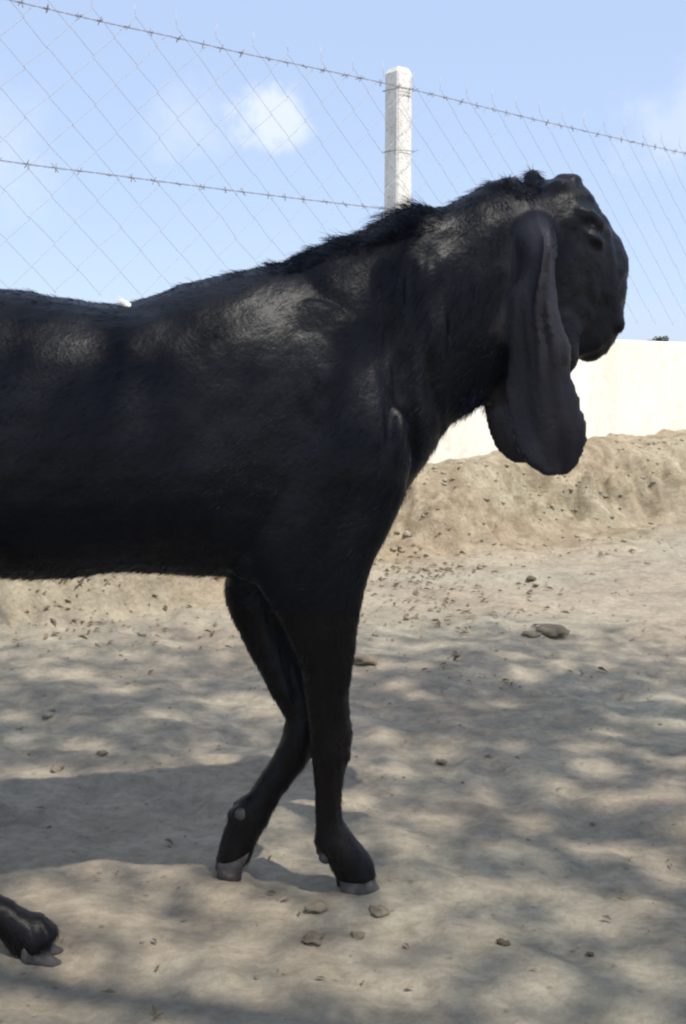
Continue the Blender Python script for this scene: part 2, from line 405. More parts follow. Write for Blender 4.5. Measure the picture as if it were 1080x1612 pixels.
# ------------------------------------------------------------------ fence on the wall
fence = empty('chain_link_fence', tuple(wp(0, WALL_TOP)))
bpy.context.view_layer.update()
tag(fence, 'chain link fence with barbed wire strands and concrete post above the wall', 'fence')
FO = 0.065                      # mesh hangs on the near face of the posts
t_a, Z_TOP = on_wall(600, 130, FO); _, Z_TIP = on_wall(592, 97, FO); Z_MID = on_wall(400, 301, FO)[1]
POST_TOP = on_wall(625, 108, 0.0)[1]
def post_mesh(h):
    bm = bmesh.new(); w = 0.053
    lv = [(0, w), (0.3, w), (0.6, w), (0.9, w), (h - 0.025, w * 0.97), (h, w * 0.72)]
    rings = []
    for i, (zz, ww) in enumerate(lv):
        rg = []
        for a, b_ in ((1, 0.82), (0.82, 1), (-0.82, 1), (-1, 0.82), (-1, -0.82), (-0.82, -1), (0.82, -1), (1, -0.82)):
            j = 1 + random.uniform(-0.03, 0.03)
            p = DV * (a * ww * j) + NV * (b_ * ww * j); rg.append(bm.verts.new((p[0], p[1], zz)))
        rings.append(rg)
    for r0, r1 in zip(rings, rings[1:]):
        for k in range(8): bm.faces.new((r0[k], r0[(k + 1) % 8], r1[(k + 1) % 8], r1[k]))
    bm.faces.new(rings[0][::-1]); bm.faces.new(rings[-1])
    bmesh.ops.recalc_face_normals(bm, faces=bm.faces)
    me = bpy.data.meshes.new('post'); bm.to_mesh(me); bm.free(); return me
pm = post_mesh(POST_TOP - WALL_TOP + 0.02); pm.materials.append(M['post'])
for i, t in enumerate((0.0, -3.0, 3.0)):
    o = bpy.data.objects.new('post', pm); C.objects.link(o); o.parent = fence
    o.location = Vector(wp(t, WALL_TOP - 0.02)) - fence.location
    if i == 0: o['label'] = 'square pale concrete fence post rising behind the goat'
    # tie wires round the post
    for zz in (Z_TOP, Z_MID, (Z_TOP + Z_MID) / 2):
        q = 0.0575; V, F = [], []
        tube(V, F, [wp(t, zz + dz, 0) + DV * a * q + NV * b_ * q for a, b_, dz in ((1, 1, 0), (1, -1, .006), (-1, -1, .002), (-1, 1, -.004), (1.05, 1.06, .004), (1.3, 1.2, .012))], 0.0017, 4)
        tw = link('tie_wire', mesh_from('tie_wire', V, F), M['barb'], None)
        tw.parent = o; tw.location = -(fence.location + o.location)
def barbed(zf, seed, tend=3.05):
    r = np.random.default_rng(seed); V, F = [], []
    tt = np.arange(-3.05, tend + 0.01, 0.02)
    for ph in (0, math.pi):
        pts = []
        for t in tt:
            u = (t + 3) % 3 / 3.0; sag = -0.012 * math.sin(math.pi * u)
            a = t * 55 + ph
            jit = 0.004 * vn([t * 3], [seed], 5)[0]
            pts.append(wp(t, zf + sag + jit + 0.0022 * math.cos(a), FO + 0.004 + 0.0022 * math.sin(a)))
        tube(V, F, pts, 0.0011, 4)
    for t in np.arange(-2.95, tend - 0.05, 0.115):
        t += r.normal(0, 0.008); u = (t + 3) % 3 / 3.0; c = wp(t, zf - 0.012 * math.sin(math.pi * u), FO + 0.004)
        for k in range(2):
            a = r.uniform(0, 3.14); v = NV * math.cos(a) + np.array([0, 0, 1]) * math.sin(a); d = v * 0.018 + DV * r.normal(0, 0.006)
            tube(V, F, [c - d + DV * 0.004 * k, c + d + DV * 0.004 * k], 0.0015, 4)
        tube(V, F, [c - DV * 0.013, c + DV * 0.013], 0.0030, 5)
    o = link('barbed_wire', mesh_from('barbed_wire', V, F), M['barb'], fence); return o
barbed(Z_TOP, 11); barbed(Z_MID, 12, 0.03)
HP, VP_ = 0.098, 0.094
zt = Z_TOP + 0.035
nb = int((zt - WALL_TOP - 0.03) / VP_)
protos = []
for var in range(6):
    r = np.random.default_rng(900 + var); V, F = [], []
    pts = []
    for j in range(nb, -1, -1):
        right = (j % 2 == 0); zz = zt - j * VP_ + r.normal(0, 0.003)
        tx = HP * 0.5 if right else -HP * 0.5
        s = 1 if right else -1
        tx += r.normal(0, 0.003)
        pts += [DV * (tx - s * 0.003) + NV * 0.0025 + np.array([0, 0, zz - 0.006]), DV * (tx + s * 0.004) + np.array([0, 0, zz]), DV * (tx - s * 0.003) - NV * 0.0025 + np.array([0, 0, zz + 0.006])]
    pts[-1] = DV * (HP * 0.5) + np.array([0, 0, zt + 0.012])
    pts.append(DV * (HP * 0.5 + r.normal(0, 0.006)) + np.array([0, 0, Z_TIP + r.normal(0, 0.012)]))
    tube(V, F, pts, 0.00105, 4)
    me = mesh_from('wire', V, F); me.materials.append(M['wire']); protos.append(me)
protos_m = []
for var in range(6):
    me = protos[var].copy()
    v = np.empty(len(me.vertices) * 3); me.vertices.foreach_get('co', v); v = v.reshape(-1, 3)
    tcomp = v @ DV; v = v - np.outer(2 * tcomp, DV); me.vertices.foreach_set('co', v.ravel()); me.flip_normals(); protos_m.append(me)
kk = 0
for t in np.arange(-3.0 + HP / 2, 3.0, HP):
    src = protos if kk % 2 == 0 else protos_m
    o = bpy.data.objects.new('wire', src[(kk * 5 // 2) % 6]); C.objects.link(o); o.parent = fence
    q = wp(t, 0, FO - 0.003); o.location = Vector((q[0], q[1], 0)) - fence.location
    kk += 1

# ------------------------------------------------------------------ trees
def leaf_cloud(centres, radii, n, size, seed, droop=0.3):
    r = np.random.default_rng(seed); centres = np.array(centres); radii = np.array(radii)
    w = radii ** 2; ci = r.choice(len(centres), n, p=w / w.sum())
    d = r.normal(0, 1, (n, 3)); d /= np.linalg.norm(d, axis=1)[:, None]
    rr = r.random(n) ** 0.45
    p = centres[ci] + d * (radii[ci] * rr)[:, None] * np.array([1, 1, 0.7])
    a = r.normal(0, 1, (n, 3)); a[:, 2] -= droop; a /= np.linalg.norm(a, axis=1)[:, None]
    b = np.cross(a, r.normal(0, 1, (n, 3))); b /= np.linalg.norm(b, axis=1)[:, None]
    s = size * r.uniform(0.6, 1.35, n)[:, None]
    nn = np.cross(a, b)
    V = np.stack([p - a * s, p + b * s * 0.42 + nn * s * 0.12, p + a * s, p - b * s * 0.42 + nn * s * 0.12], 1).reshape(-1, 3)
    return V, np.arange(n * 4).reshape(-1, 4)
def limb(V, F, a, b, ra, rb, seed, wob=0.08, n=7):
    r = np.random.default_rng(seed); a = np.array(a, float); b = np.array(b, float); L = np.linalg.norm(b - a)
    pts, rad = [], []
    for i in range(n + 1):
        u = i / n; p = a + (b - a) * u
        if 0 < i < n: p = p + r.normal(0, wob * L * 0.3, 3)
        pts.append(p); rad.append(ra + (rb - ra) * u)
    tube(V, F, pts, rad, 8); return pts
GAPS = [(W(px, py, y), r) for px, py, y, r in (           # chosen sun spots; crown is shaped for them, leaves in their path cut out
    (462, 612, 1.54, .05), (425, 575, 1.54, .03), (640, 560, 1.59, .03), (650, 610, 1.60, .035), (352, 852, 1.54, .035), (385, 810, 1.54, .022), (45, 620, 1.40, .035),
    (310, 640, 1.48, .03), (850, 400, 1.62, .03), (865, 480, 1.62, .025), (680, 440, 1.62, .02), (930, 330, 1.7, .015))]
GAPS += [(G(px, py), min(r, 0.046)) for px, py, r in (
    (265, 1302, .045), (450, 1350, .05), (350, 1412, .045), (265, 1380, .03), (700, 1420, .07), (640, 1445, .05), (1000, 1425, .09), (880, 1240, .035), (795, 1180, .03),
    (620, 1085, .04), (770, 1110, .04), (960, 1155, .05), (330, 1195, .05), (60, 1060, .10), (190, 1085, .09), (600, 1165, .05), (880, 1050, .07), (250, 1510, .07), (350, 1560, .07),
    (480, 1530, .06), (90, 1340, .05), (30, 1280, .05), (200, 1240, .03), (700, 1290, .04), (780, 1340, .03), (930, 1330, .04), (1050, 1260, .05), (560, 1260, .04), (150, 1440, .04),
    (60, 1580, .06), (650, 1560, .05), (850, 1560, .05), (1000, 1540, .05), (1040, 1100, .06), (660, 1020, .07), (420, 1120, .05), (250, 1130, .05), (120, 1170, .04), (840, 1400, .04), (1060, 1370, .05),
    (590, 1500, .03), (760, 1250, .03), (20, 1130, .06), (700, 1180, .03), (1010, 1190, .03), (310, 1340, .03), (180, 1320, .04), (110, 1280, .05), (40, 1220, .05), (290, 1240, .05), (60, 1400, .05), (210, 1450, .05), (420, 1440, .04), (930, 1450, .05), (760, 1480, .05), (550, 1560, .05), (960, 1260, .05), (840, 1290, .04), (640, 1340, .04), (760, 1400, .04), (900, 1180, .04), (1000, 1330, .05), (380, 1500, .05), (120, 1520, .05))]
GR = np.random.default_rng(23)
GAPS += [(np.array([GR.uniform(-1.7, 2.2), GR.uniform(1.05, 3.9), 0.0]), GR.uniform(0.025, 0.055)) for _ in range(170)]  # random extra dapples, also cut into the crown
GAPS += [(W(205, 474, 1.57), 0.09)]  # added hole so the sun reaches the white tuft
def open_gaps(Vl):
    q = Vl.reshape(-1, 4, 3); c = q.mean(1); keep = np.ones(len(q), bool); sv = np.array(SUN_V)
    for g, r in GAPS:
        d = c - g; along = d @ sv; off = np.linalg.norm(d - np.outer(along, sv), axis=1)
        keep &= ~(off < r * 0.95)
    q = q[keep]
    return q.reshape(-1, 3), np.arange(len(q) * 4).reshape(-1, 4)
def shade_tree():
    base = (3.9, -1.9, gz(3.9, -1.9))
    t = empty('shade_tree', base); tag(t, 'large leafy tree to the right of view casting the dappled shade', 'tree')
    V, F = [], []
    top = (3.5, -1.4, 3.2)
    limb(V, F, (base[0], base[1], base[2] - 0.1), top, 0.24, 0.15, 1, 0.05)
    cs, rs = [], []
    r = np.random.default_rng(5)
    off = np.array([SUN_H.x, SUN_H.y]) / math.tan(SUN_EL)
    for gx in np.arange(-2.6, 3.4, 0.46):
        for gy in np.arange(0.1, 3.1, 0.46):
            h = 4.7 + r.uniform(-0.6, 1.2)
            q = np.array([gx, gy]) + r.normal(0, 0.16, 2) + off * h
            cs.append((q[0], q[1], h)); rs.append(r.uniform(0.5, 0.6))
    for i, c in enumerate(cs):
        if i % 12 == 0:
            st = np.array(top) + r.normal(0, 0.12, 3); limb(V, F, st, c, 0.05, 0.010, 20 + i, 0.12)
    link('trunk', mesh_from('trunk', V, F), M['bark'], t)
    Vl, Fl = leaf_cloud(cs, rs, LEAVES, 0.027, 9)
    Vl, Fl = open_gaps(Vl)
    link('crown', fast_mesh('crown', Vl, Fl, False), M['leaf'], t)
LEAVES = 92000
shade_tree()
def far_tree():
    # only the flat top of its crown clears the wall
    D = 80.0; d = ray(1033, 540); p = CAMP + d * (D / d[1])
    t = empty('far_tree', (p[0], p[1], gz(p[0], p[1]))); tag(t, 'small dark green treetop showing above the wall at the right edge', 'tree')
    V, F = [], []; limb(V, F, (p[0], p[1], -0.1), (p[0], p[1], 3.4), 0.12, 0.05, 3, 0.03)
    link('trunk', mesh_from('trunk', V, F), M['bark'], t)
    r = np.random.default_rng(3); cs = [(p[0] + r.uniform(-0.65, 0.65), p[1] + r.uniform(-0.7, 0.7), r.uniform(1.9, 3.42)) for _ in range(26)]
    Vl, Fl = leaf_cloud(cs, [0.36] * 26, 3500, 0.09, 4)
    link('crown', fast_mesh('crown', Vl, Fl, False), M['leaf'], t)
far_tree()

HAIRS = 165000

# ------------------------------------------------------------------ goat
YAW = math.atan(0.09 / 0.455)
FW = np.array([math.cos(YAW), math.sin(YAW), 0]); LT = np.array([-math.sin(YAW), math.cos(YAW), 0])
def yc(px): return 1.66 - 0.09 * (520 - px) / 470.0
def wg(px, py, lat=0.0): return W(px, py, yc(px)) + LT * lat
UPZ = np.array([0, 0, 1.0])

guide = []      # (position, hair direction, hair length, colour) along the body, for the coat
def add_guide(p, d, L, c): guide.append((np.array(p), np.array(d) / np.linalg.norm(d), L, c))
BLACK, EARC, LEGC, FACEC = (0.0032, 0.0036, 0.0058), (0.023, 0.0212, 0.0255), (0.0065, 0.005, 0.0045), (0.0075, 0.0075, 0.010)

BV, BF = [], []
def crom(pts, sub):
    pts = np.array(pts, float); out = []
    for i in range(len(pts) - 1):
        p0 = pts[max(i - 1, 0)]; p1 = pts[i]; p2 = pts[i + 1]; p3 = pts[min(i + 2, len(pts) - 1)]
        for k in range(sub):
            t = k / sub
            out.append(0.5 * (2 * p1 + (p2 - p0) * t + (2 * p0 - 5 * p1 + 4 * p2 - p3) * t * t + (3 * p1 - p0 - 3 * p2 + p3) * t ** 3))
    out.append(pts[-1]); return np.array(out)
def rings_to_mesh(rings):
    n0 = len(BV); k = len(rings[0])
    for r in rings: BV.extend(r)
    for i in range(len(rings) - 1):
        for j in range(k):
            a = n0 + i * k + j; b = n0 + i * k + (j + 1) % k
            BF.append((a, b, b + k, a + k))
    ca = len(BV); BV.append(np.mean(rings[0], axis=0)); cb = len(BV); BV.append(np.mean(rings[-1], axis=0))
    for j in range(k):
        BF.append((ca, n0 + (j + 1) % k, n0 + j)); m0 = n0 + (len(rings) - 1) * k
        BF.append((cb, m0 + j, m0 + (j + 1) % k))
def loft_tb(st, lat=0.0, sub=6, seg=36, ex=2.2, egg=0.0, flow=None, hl=0.014, colr=BLACK):
    """stations (top px, top py, bottom px, bottom py, half width m [, lateral shift]) in the goat's middle plane"""
    rows = []
    for s in st:
        T = wg(s[0], s[1]); B = wg(s[2], s[3]); sh = lat + (s[5] if len(s) > 5 else 0)
        rows.append(np.concatenate([T + LT * sh, B + LT * sh, [s[4]]]))
    rows = crom(rows, sub); rings = []
    for i, r in enumerate(rows):
        T, B, hw = r[:3], r[3:6], max(r[6], 0.002); c = (T + B) / 2; a = (T - B) / 2
        ring = []
        for j in range(seg):
            th = 2 * math.pi * j / seg; cs, sn = math.cos(th), math.sin(th)
            u = math.copysign(abs(cs) ** (2 / ex), cs); v = math.copysign(abs(sn) ** (2 / ex), sn)
            ring.append(c + a * u + LT * (hw * v * (1 - egg * u)))
        rings.append(ring)
        if flow is not None:
            f = flow(i / (len(rows) - 1), c) if callable(flow) else flow
            for q in (0.0, 0.6, -0.6):
                for sgn in (-1, 1): add_guide(c + a * q + LT * hw * 0.8 * sgn, f, hl, colr)
    rings_to_mesh(rings)
def loft_leg(st, sub=5, seg=18, hl=0.011, colr=LEGC, guide_from=0.25):
    """stations (px, py, Y, in-plane half width px, lateral half width m)"""
    rows = []
    for px, py, Yy, r, l in st:
        p = W(px, py, Yy); rows.append([*p, r * Yy / FPX, l])
    rows = crom(rows, sub); rings = []
    for i, r in enumerate(rows):
        a = rows[max(i - 1, 0)][:3]; b = rows[min(i + 1, len(rows) - 1)][:3]; ax = b - a; ax /= np.linalg.norm(ax)
        u = np.cross(ax, LT); u /= np.linalg.norm(u); l = np.cross(u, ax)
        rings.append([r[:3] + u * r[3] * math.cos(t) + l * r[4] * math.sin(t) for t in np.linspace(0, 2 * math.pi, seg, endpoint=False)])
        if i / len(rows) > guide_from:
            for sgn in (-1, 1): add_guide(r[:3] + l * r[4] * sgn, ax * 0.9 - UPZ * 0.25, hl, colr)
    rings_to_mesh(rings)
def blob(px, py, lat, rx, rz, ry, rot=0.0, seg=20):
    """ellipsoid: in-plane half axes in px (rotated by rot), lateral half axis in m"""
    c = wg(px, py, lat); k = yc(px) / FPX; rings = []
    e1 = FW * math.cos(rot) + UPZ * math.sin(rot); e2 = -FW * math.sin(rot) + UPZ * math.cos(rot)
    for i in range(1, 12):
        ph = math.pi * i / 12
        rings.append([c + e2 * rz * k * math.cos(ph) + (e1 * rx * k * math.cos(t) + LT * ry * math.sin(t)) * math.sin(ph) for t in np.linspace(0, 2 * math.pi, seg, endpoint=False)])
    rings_to_mesh(rings)

back = -FW * 0.95 - UPZ * 0.38
# trunk
loft_tb([(-432, 560, -432, 640, .03), (-410, 525, -415, 740, .075), (-350, 490, -360, 800, .115), (-260, 452, -260, 845, .138), (-130, 446, -130, 872, .15),
         (0, 456, 0, 905, .160), (100, 470, 100, 908, .168), (200, 474, 205, 900, .168), (300, 448, 300, 902, .158), (400, 425, 385, 905, .142),
         (480, 418, 470, 920, .128), (560, 450, 530, 915, .115), (610, 540, 570, 865, .09), (640, 650, 615, 800, .05)], ex=2.25, egg=0.10, flow=back, hl=0.015)
# neck
def neckflow(u, c): return -FW * (0.75 - 0.2 * u) - UPZ * (0.45 + 0.3 * u)
loft_tb([(400, 440, 560, 820, .09), (470, 405, 610, 800, .105), (560, 372, 650, 752, .095), (640, 333, 678, 705, .085), (700, 326, 712, 668, .078),
         (750, 300, 748, 640, .075), (800, 289, 800, 600, .07), (840, 300, 830, 560, .06)], ex=2.1, flow=neckflow, hl=0.020)
# shoulder blades and upper arms, proud of the neck
for sg in (-1, 1):
    loft_tb([(480, 480, 440, 490, .004), (535, 505, 390, 545, .018), (582, 590, 370, 640, .036), (622, 690, 380, 740, .05), (606, 790, 372, 840, .05), (566, 875, 395, 905, .042), (548, 940, 425, 955, .032), (538, 1010, 455, 1010, .02), (530, 1060, 490, 1060, .006)],
            lat=sg * 0.088, ex=2.4)
    blob(400, 855, sg * 0.086, 52, 50, .026, 0.5)
    blob(480, 650, sg * 0.08, 120, 150, .052, 0.5)
    blob(-140, 800, sg * 0.085, 150, 190, .075, -0.35)      # haunch
# brisket
blob(545, 825, 0.0, 52, 85, .07, -0.4)
# head in profile, strongly arched nose
faceflow = FW * 0.45 - UPZ * 0.8
loft_tb([(800, 292, 770, 420, .045), (848, 284, 775, 500, .062), (890, 277, 785, 560, .068), (926, 300, 800, 590, .066), (952, 345, 822, 598, .058), (976, 388, 845, 592, .049),
         (986, 430, 868, 580, .043), (980, 482, 888, 570, .040), (966, 522, 902, 563, .036), (948, 548, 915, 562, .022)], ex=2.2, flow=faceflow, hl=0.006, colr=FACEC)
for sg in (-1, 1):
    blob(904, 350, sg * 0.0500, 34, 14, .0125, -0.45); blob(905, 425, sg * 0.048, 16, 60, .009, 0.25); blob(942, 420, sg * 0.036, 14, 55, .009, 0.1)         # brow
    blob(908, 377, sg * 0.0505, 30, 10, .0125, -0.5)         # lower lid
    blob(866, 297, sg * 0.034, 18, 14, .016, 0.2)          # horn bud
    blob(957, 510, sg * 0.024, 16, 18, .013, 0.6)          # nostril wing
    blob(930, 540, sg * 0.018, 34, 15, .016, 0.35)         # lip
    blob(850, 520, sg * 0.046, 45, 75, .018, 0.3)          # jaw muscle
blob(800, 294, 0, 20, 16, .03, 0.3); blob(838, 283, 0, 14, 17, .022, 0); blob(893, 283, 0, 24, 12, .03, -0.2); blob(775, 297, 0, 26, 12, .03, 0.4); blob(950, 346, 0.02, 14, 16, .012, 0)
blob(935, 554, 0, 28, 13, .022, 0.3); blob(945, 528, 0, 24, 26, .032, 0.4)
blob(782, 590, 0, 48, 50, .045, 0.3)
blob(758, 610, 0, 26, 28, .03, 0.3)
# ears: long folded sheets hanging from the sides of the head
def ear(sg):
    rows = [(285, 815, 872), (315, 806, 882), (350, 806, 884), (385, 811, 882), (412, 812, 880), (436, 806, 879), (465, 797, 880), (500, 796, 885), (540, 795, 894), (580, 797, 902), (620, 795, 911), (655, 798, 919), (690, 808, 923), (715, 822, 921), (733, 840, 913), (748, 864, 896)]
    R = crom([(y, a, b) for y, a, b in rows], 4); nu = 26; top = []; bot = []
    yn = 1.655 if sg < 0 else yc(850) * 2 - 1.655
    for i, (py, a, b) in enumerate(R):
        v = i / (len(R) - 1); ra, rb = [], []
        for j in range(nu + 1):
            u = j / nu; px = a + (b - a) * u + 9.0 * vn([py * 0.022], [u * 1.2 + 3], 45)[0] * (0.2 + v)
            p = W(px, py, 1.628)
            fade = (1 - sstep(0.72, 0.98, v)) * sstep(0.06, 0.2, v)
            r1 = 0.56 - 0.10 * v + 0.03 * math.sin(7 * v); r2 = 0.80 - 0.16 * v
            fold = (0.014 * math.exp(-((u - r1) / 0.06) ** 2) + 0.008 * math.exp(-((u - r2) / 0.06) ** 2)) * fade * (1 - 0.6 * sstep(0.45, 0.75, v))
            fold += 0.006 * math.exp(-((u - 0.30 - 0.1 * v) / 0.04) ** 2) * fade * sstep(0.3, 0.5, v)
            fold += 0.020 * max(0, math.sin(math.pi * u)) ** 0.8 * (1 - sstep(0.35, 0.9, v)) * sstep(0.04, 0.18, v)
            fold -= 0.018 * math.exp(-(u / 0.22) ** 2) * math.exp(-((v - 0.27) / 0.10) ** 2)      # the mouth of the ear
            fold += 0.012 * math.sin(8 * v + 4 * u) * v + 0.010 * vn([u * 3.0], [v * 4], 43)[0] * v + 0.004 * vn([u * 8], [v * 6], 44)[0]
            off = -fold + 0.070 * (1 - sstep(0.0, 0.26, v)) ** 1.3 + 0.012 * v
            th = 0.0045 * max(0.25, min(1, 6 * min(u, 1 - u) + 0.25)) * (1.3 - 0.5 * v)
            q = p - CAMP
            pa = p + np.array([0, off - th, 0]); pb = p + np.array([0, off + th, 0])
            if sg > 0:          # the far ear is the near one mirrored in the head's middle plane, swung a little back
                c0 = wg(850, 500)
                def mir(x):
                    k = (x - c0) @ LT; x = x - 2 * k * LT
                    return x + FW * (0.006 + 0.012 * v) + UPZ * 0.002 * v
                pa, pb = mir(pb), mir(pa)
            ra.append(pa); rb.append(pb)
        top.append(ra); bot.append(rb)
        for jj in (0.2, 0.5, 0.8): add_guide(ra[int(jj * nu)], -UPZ + FW * 0.1, 0.004, EARC)
    rings_to_mesh([ra + rb[::-1] for ra, rb in zip(top, bot)])
ear(-1); ear(1)
# legs
near_front = [(515, 800, 1.60, 90, .045), (494, 900, 1.58, 72, .048), (500, 960, 1.58, 57, .041), (511, 1030, 1.585, 42, .034), (516, 1100, 1.59, 32, .027), (520, 1150, 1.60, 29, .027), (520, 1185, 1.60, 27, .024),
              (519, 1235, 1.605, 19.5, .017), (519, 1285, 1.61, 20, .018), (527, 1320, 1.61, 28, .024), (545, 1348, 1.61, 29, .026), (557, 1370, 1.61, 31, .029), (562, 1386, 1.61, 31, .029)]
far_front = [(440, 850, 1.74, 66, .045), (416, 925, 1.73, 62, .042), (430, 1000, 1.72, 48, .036), (455, 1068, 1.70, 36, .029), (481, 1122, 1.69, 31, .026), (472, 1163, 1.685, 29, .024), (446, 1207, 1.68, 23, .018),
             (419, 1250, 1.675, 22, .018), (396, 1283, 1.67, 27, .021), (378, 1318, 1.67, 24, .022), (369, 1346, 1.67, 24, .025), (367, 1356, 1.67, 22, .024)]
near_hind = [(-190, 720, 1.45, 120, .05), (-120, 850, 1.43, 112, .06), (-82, 945, 1.42, 78, .05), (-130, 1070, 1.42, 50, .036), (-180, 1180, 1.42, 40, .028), (-150, 1265, 1.42, 30, .024), (-92, 1355, 1.42, 27, .020),
             (-35, 1418, 1.42, 30, .022), (10, 1447, 1.42, 30, .024), (40, 1468, 1.42, 36, .028), (60, 1483, 1.42, 37, .029), (66, 1489, 1.42, 34, .027)]
far_hind = [(-300, 740, 1.60, 110, .05), (-290, 880, 1.61, 92, .055), (-275, 960, 1.61, 66, .045), (-330, 1060, 1.60, 44, .034), (-392, 1150, 1.60, 34, .027), (-396, 1230, 1.60, 26, .022), (-392, 1300, 1.60, 25, .021),
            (-384, 1335, 1.60, 29, .024), (-366, 1362, 1.60, 31, .028), (-358, 1388, 1.60, 32, .030)]
def bone(px, py, Yy, rx, rz, ry, rot=0.0):
    c = W(px, py, Yy); k = Yy / FPX; e1 = FW * math.cos(rot) + UPZ * math.sin(rot); e2 = -FW * math.sin(rot) + UPZ * math.cos(rot)
    rings_to_mesh([[c + e2 * rz * k * math.cos(ph) + (e1 * rx * k * math.cos(t) + LT * ry * math.sin(t)) * math.sin(ph)
                    for t in np.linspace(0, 2 * math.pi, 16, endpoint=False)] for ph in (math.pi * q / 10 for q in range(1, 10))])
bone(534, 1150, 1.60, 17, 36, .021, 0.05); bone(505, 1168, 1.60, 12, 18, .013); bone(536, 1185, 1.60, 13, 22, .016, 0)
bone(514, 1322, 1.61, 18, 20, .021); bone(542, 1322, 1.61, 14, 18, .018); bone(548, 1366, 1.61, 32, 14, .029, -0.4)
bone(497, 1124, 1.69, 16, 36, .020, 0.1); bone(462, 1140, 1.685, 12, 18, .012); bone(406, 1284, 1.67, 17, 19, .021); bone(380, 1284, 1.67, 18, 16, .018)
bone(-45, 1440, 1.42, 20, 20, .022); bone(-205, 1165, 1.42, 20, 30, .016, 0.4)
bone(-408, 1140, 1.60, 16, 28, .015, 0.2); bone(-396, 1336, 1.60, 16, 18, .02)
for L_ in (near_front, far_front, near_hind, far_hind): loft_leg(L_)
# tail, lifted
loft_leg([(-425, 560, 1.47, 30, .022), (-465, 520, 1.465, 30, .022), (-495, 470, 1.46, 24, .016), (-500, 430, 1.46, 8, .006)], hl=0.03, colr=BLACK)

goat_base = (float(wg(150, 900)[0]), 1.59, 0.0)
goat = empty('goat', goat_base)
tag(goat, 'large black goat with long hanging ears walking to the right', 'goat')
bm = bmesh.new(); vs = [bm.verts.new(tuple(v)) for v in BV]
for f in BF:
    try: bm.faces.new([vs[i] for i in f])
    except ValueError: pass
bmesh.ops.recalc_face_normals(bm, faces=bm.faces)
raw = bpy.data.meshes.new('raw'); bm.to_mesh(raw); bm.free()
tmp = bpy.data.objects.new('tmp', raw); C.objects.link(tmp)
rm = tmp.modifiers.new('r', 'REMESH'); rm.mode = 'VOXEL'; rm.voxel_size = 0.0037; rm.adaptivity = 0
sm = tmp.modifiers.new('s', 'SMOOTH'); sm.factor = 0.5; sm.iterations = 12
bpy.context.view_layer.update()
dg = bpy.context.evaluated_depsgraph_get()
bme = bpy.data.meshes.new_from_object(tmp.evaluated_get(dg)); bme.name = 'body'
bpy.data.objects.remove(tmp); bpy.data.meshes.remove(raw)
nv = len(bme.vertices)
co = np.empty(nv * 3); bme.vertices.foreach_get('co', co); co = co.reshape(-1, 3)
no = np.empty(nv * 3); bme.vertices.foreach_get('normal', no); no = no.reshape(-1, 3)
# wrinkles and sinew: small offsets along the normal
def nz3(p, s, seed): return (vn(p[:, 0] * s, p[:, 2] * s + p[:, 1] * s * 0.7, seed) + vn(p[:, 1] * s + 4.2, p[:, 0] * s * 0.8 - p[:, 2] * s, seed + 1)) * 0.7
tpx, tpy = CX + FPX * ((co - CAMP) @ RIGHT) / ((co - CAMP) @ FWD), CY - FPX * ((co - CAMP) @ UPC) / ((co - CAMP) @ FWD)
nk = sstep(560, 620, tpx) * sstep(740, 690, tpx) * sstep(380, 450, tpy) * sstep(760, 690, tpy)
wr = vn(tpx / 17 + 0.10 * np.sin(tpy / 22), tpy / 75, 91) * nk
hd = sstep(740, 800, tpx) * sstep(600, 560, tpy) * np.maximum(sstep(880, 894, tpx), sstep(318, 296, tpy))
co = co + no * (0.014 * wr + hd * (0.0055 * nz3(co, 20, 13) + 0.0035 * nz3(co, 58, 15)) + 0.007 * nz3(co, 9, 3) + 0.0022 * nz3(co, 34, 5))[:, None]
lg = sstep(0.46, 0.36, co[:, 2]); co = co + no * (lg * 0.005 * vn(co[:, 0] * 75 + co[:, 1] * 40 + co[:, 2] * 10, co[:, 2] * 9, 121))[:, None]
co[:, 2] = np.maximum(co[:, 2], 0.004)
bme.vertices.foreach_set('co', co.ravel()); bme.update()
bme.polygons.foreach_set('use_smooth', np.full(len(bme.polygons), True))

kd = kdtree.KDTree(len(guide))
for i, g in enumerate(guide): kd.insert(Vector(g[0]), i)
kd.balance()
gd = np.array([g[1] for g in guide]); gl = np.array([g[2] for g in guide]); gc = np.array([g[3] for g in guide])
def field(p):
    D = np.empty((len(p), 3)); L = np.empty(len(p)); K = np.empty((len(p), 3))
    for i, q in enumerate(p):
        r = kd.find_n(Vector(q), 5); ii = [x[1] for x in r]; w = np.array([1.0 / (x[2] + 0.004) for x in r]); w /= w.sum()
        D[i] = w @ gd[ii]; L[i] = w @ gl[ii]; K[i] = w @ gc[ii]
    return D, L, K
_, _, vc = field(co)
ca = bme.color_attributes.new('coat_colour', 'FLOAT_COLOR', 'POINT')
ca.data.foreach_set('color', np.column_stack([vc, np.ones(nv)]).ravel().astype(np.float32))

m, nt, b = new_mat('goat_skin')
at = N(nt, 'ShaderNodeAttribute', attribute_name='coat_colour'); lk(nt, at.outputs['Color'], b.inputs['Base Color'])
b.inputs['Roughness'].default_value = 0.42; b.inputs['Specular IOR Level'].default_value = 0.20
P = N(nt, 'ShaderNodeNewGeometry').outputs['Position']; bump(nt, b, noise(nt, 120, 4, 0.6, P), 0.3, 0.004); M['skin'] = m
m, nt, b = new_mat('goat_hair')
at = N(nt, 'ShaderNodeAttribute', attribute_name='coat_colour'); lk(nt, at.outputs['Color'], b.inputs['Base Color'])
b.inputs['Roughness'].default_value = 0.36; b.inputs['Specular IOR Level'].default_value = 0.30; b.inputs['Specular Tint'].default_value = (0.52, 0.66, 1.0, 1); M['hair'] = m
m, nt, b = new_mat('hoof_horn')
P = N(nt, 'ShaderNodeNewGeometry').outputs['Position']
